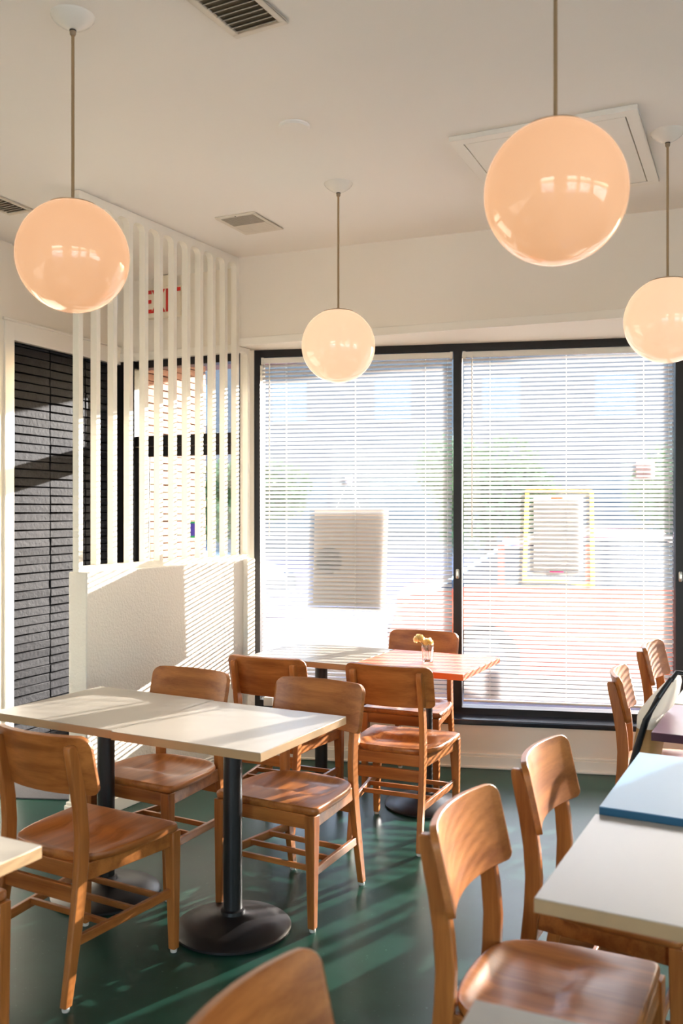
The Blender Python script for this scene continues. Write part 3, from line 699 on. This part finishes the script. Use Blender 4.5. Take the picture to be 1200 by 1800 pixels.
# ---------------------------------------------------------------- outside
struct(MB().prism([(-40,5.95),(60,5.95),(60,60),(-40,60)], -.16, -.10).build('street_ground', m_asphalt))
struct(MB().prism([(-40,-40),(60,-40),(60,5.95),(-40,5.95)], -.3, -.12).build('lot_ground', m_lot))
o = MB().prism([(COR.x-.3, COR.y+.08),(WIN_O.x, WIN_O.y+.09),(9.5,4.05),(9.8,5.4),(COR.x+.7, COR.y+1.95),(COR.x-.3, COR.y+2.3)], -.12, -.02).build('pavement', m_walk, bevel=.01)
struct(o)
L0 = Vector((-.88, 7.78)); Ld = Vector((.908,-.42))
pa = L0 - Ld*.9; pb = L0 + Ld*7.2
o = MB().prism([tuple(pa), tuple(pb), (pb.x, pb.y-.6), (WIN_O.x+3, WIN_O.y-.546+.12), (WIN_O.x+.1, WIN_O.y+.17), (COR.x+.1, COR.y+.21), (COR.x-.35, COR.y+.35)], 2.75, 2.95).build('roof_overhang', m_brown); struct(o)
def car(loc, rz, paint, label):
    e = empty('parked_car', loc, rz)
    W = .88
    def sect(x, zs):    # half-width profile ring at station x
        hood, belt, sill = zs
        return [(x,-W*.96,sill),(x,-W,sill+.2),(x,-W,belt-.12),(x,-W*.93,belt),(x,-W*.6,hood),(x,W*.6,hood),(x,W*.93,belt),(x,W,belt-.12),(x,W,sill+.2),(x,W*.96,sill)]
    st_ = [(-2.2,.70,.62,.36),(-2.12,.92,.86,.27),(-1.5,1.02,.96,.2),(-.6,1.03,.97,.2),(.6,1.0,.96,.2),(1.1,.98,.93,.2),(1.7,.90,.85,.22),(2.1,.74,.70,.28),(2.2,.60,.55,.36)]
    MB().loft([sect(x,(h,bl,s)) for x,h,bl,s in st_]).build('body', paint, e, smooth=40, bevel=.03, seg=2)
    def cs(x, z, w_): return [(x,-w_,.94),(x,-w_*.92+.02,z-.04),(x,-w_*.78,z),(x,w_*.78,z),(x,w_*.92-.02,z-.04),(x,w_,.94)]
    MB().loft([cs(-1.75,.97,.80),cs(-1.15,1.36,.78),(cs(-.5,1.45,.78)),cs(.15,1.44,.78),cs(1.15,.98,.80)]).build('cabin_glass', m_carglass, e, smooth=30)
    r = MB(); 
    def rs(x, z, w_): return [(x,-w_*.92,z-.05),(x,-w_*.78,z+.015),(x,w_*.78,z+.015),(x,w_*.92,z-.05)]
    r.loft([rs(-1.2,1.34,.79),rs(-.5,1.455,.79),rs(.15,1.445,.79),rs(.35,1.36,.79)]); r.build('roof', paint, e, smooth=40)
    for x in (-.45, .55, -1.2):
        pl = MB(); 
        for s in (-1,1): pl.box(x-.03, x+.03, s*.78-.02, s*.78+.02, .94, 1.36)
        pl.build('pillar', paint, e)
    for x in (-1.35, 1.38):
        for s in (-1, 1):
            M = Matrix.Translation((x, s*.80, .32)) @ Matrix.Rotation(R(90), 4, 'X')
            wh = MB().lathe([(0,-.1),(.30,-.1),(.32,-.08),(.32,.08),(.30,.1),(0,.1)], 28, M).build('wheel', m_tyre, e, smooth=40)
            MB().lathe([(0,-.11),(.2,-.105),(.21,-.09),(.21,.09),(.2,.105),(0,.11)], 20, M).build('hubcap', m_carglass, wh, smooth=40)
    for s in (-1, 1):
        MB().box(2.08, 2.19, s*.68-.14, s*.68+.14, .58, .70).build('headlamp', m_carglass, e, bevel=.02)
    for s in (-1, 1): MB().box(.55, .72, s*.96-.07, s*.96+.07, .93, 1.05).build('wing_mirror', paint, e, bevel=.02)
    return tag(e, label, 'car')
car((2.75, 8.6, -.10), R(-12), m_carred, 'orange-red car parked outside the right window, blurred by the blind')
car((-3.1, 14.5, -.10), R(-20), m_carblue, 'silver-blue car parked beyond the glass entry door')
car((9.5, 12.5, -.10), R(-18), m_carblue, 'pale blue car parked farther off behind the orange-red one')
def tree(x, y, h, r, seed, label, name='street_tree', squash=1.0, z0=None):
    rr_ = random.Random(seed); e = empty(name, (x, y, -.1))
    MB().tube([(0,0,0),(.05,0,h*.35),(-.04,.06,h*.7)], [.16,.12,.06], 8).build('trunk', m_bark, e, smooth=50)
    mb = MB(); zc = h - r*squash
    cl = [(rr_.uniform(-.6,.6)*r, rr_.uniform(-.5,.5)*r, zc+rr_.uniform(-.6,.6)*r*squash, r*rr_.uniform(.35,.6)) for _ in range(16)]
    for k in range(5200):
        cx, cy, cz_, cr_ = cl[k % 16]; v = Vector((rr_.gauss(0,1), rr_.gauss(0,1), rr_.gauss(0,1))).normalized()*cr_*rr_.uniform(.75,1.05)
        s = rr_.uniform(.07,.13)
        M = Matrix.Translation((cx+v.x, cy+v.y, max(.15, cz_+v.z*squash))) @ Matrix.Rotation(rr_.uniform(0,6.3),4,'Z') @ Matrix.Rotation(rr_.uniform(0,3),4,'X')
        mb.add([(-s*.5,0,0),(0,-s,0),(s*.5,0,0),(0,s,0)], [(0,1,2,3)], M)
    mb.build('crown', m_leaf, e)
    return tag(e, label, 'tree', 'trees across the street')
tree(3.4, 21, 3.4, 1.7, 1, 'bushy green tree across the street behind the right window, the nearer one', squash=.8)
tree(8.4, 22, 3.6, 1.9, 2, 'bushy green tree far across the street at the right edge', squash=.8)
tree(-2.2, 22, 2.8, 1.4, 4, 'small bushy green tree across the street behind the left window', squash=.7)
b = empty('street_building', (3, 34, -.1), R(-12))
MB().box(-16, 18, 0, 8, 0, 8.6).build('walls', m_build, b); MB().box(-16.3, 18.3, -.4, 8.3, 8.6, 8.9).build('roof', m_walk, b)
for k in range(8):
    w0 = -14 + k*4; MB().box(w0, w0+2.4, -.04, .02, .9, 2.9).build('shop_window', m_buildw, b)
    MB().box(w0+.2, w0+1.6, -.04, .02, 5.0, 6.6).build('upper_window', m_buildw, b)
tag(b, 'long pale two-storey building across the street, faint behind the blinds', 'building')
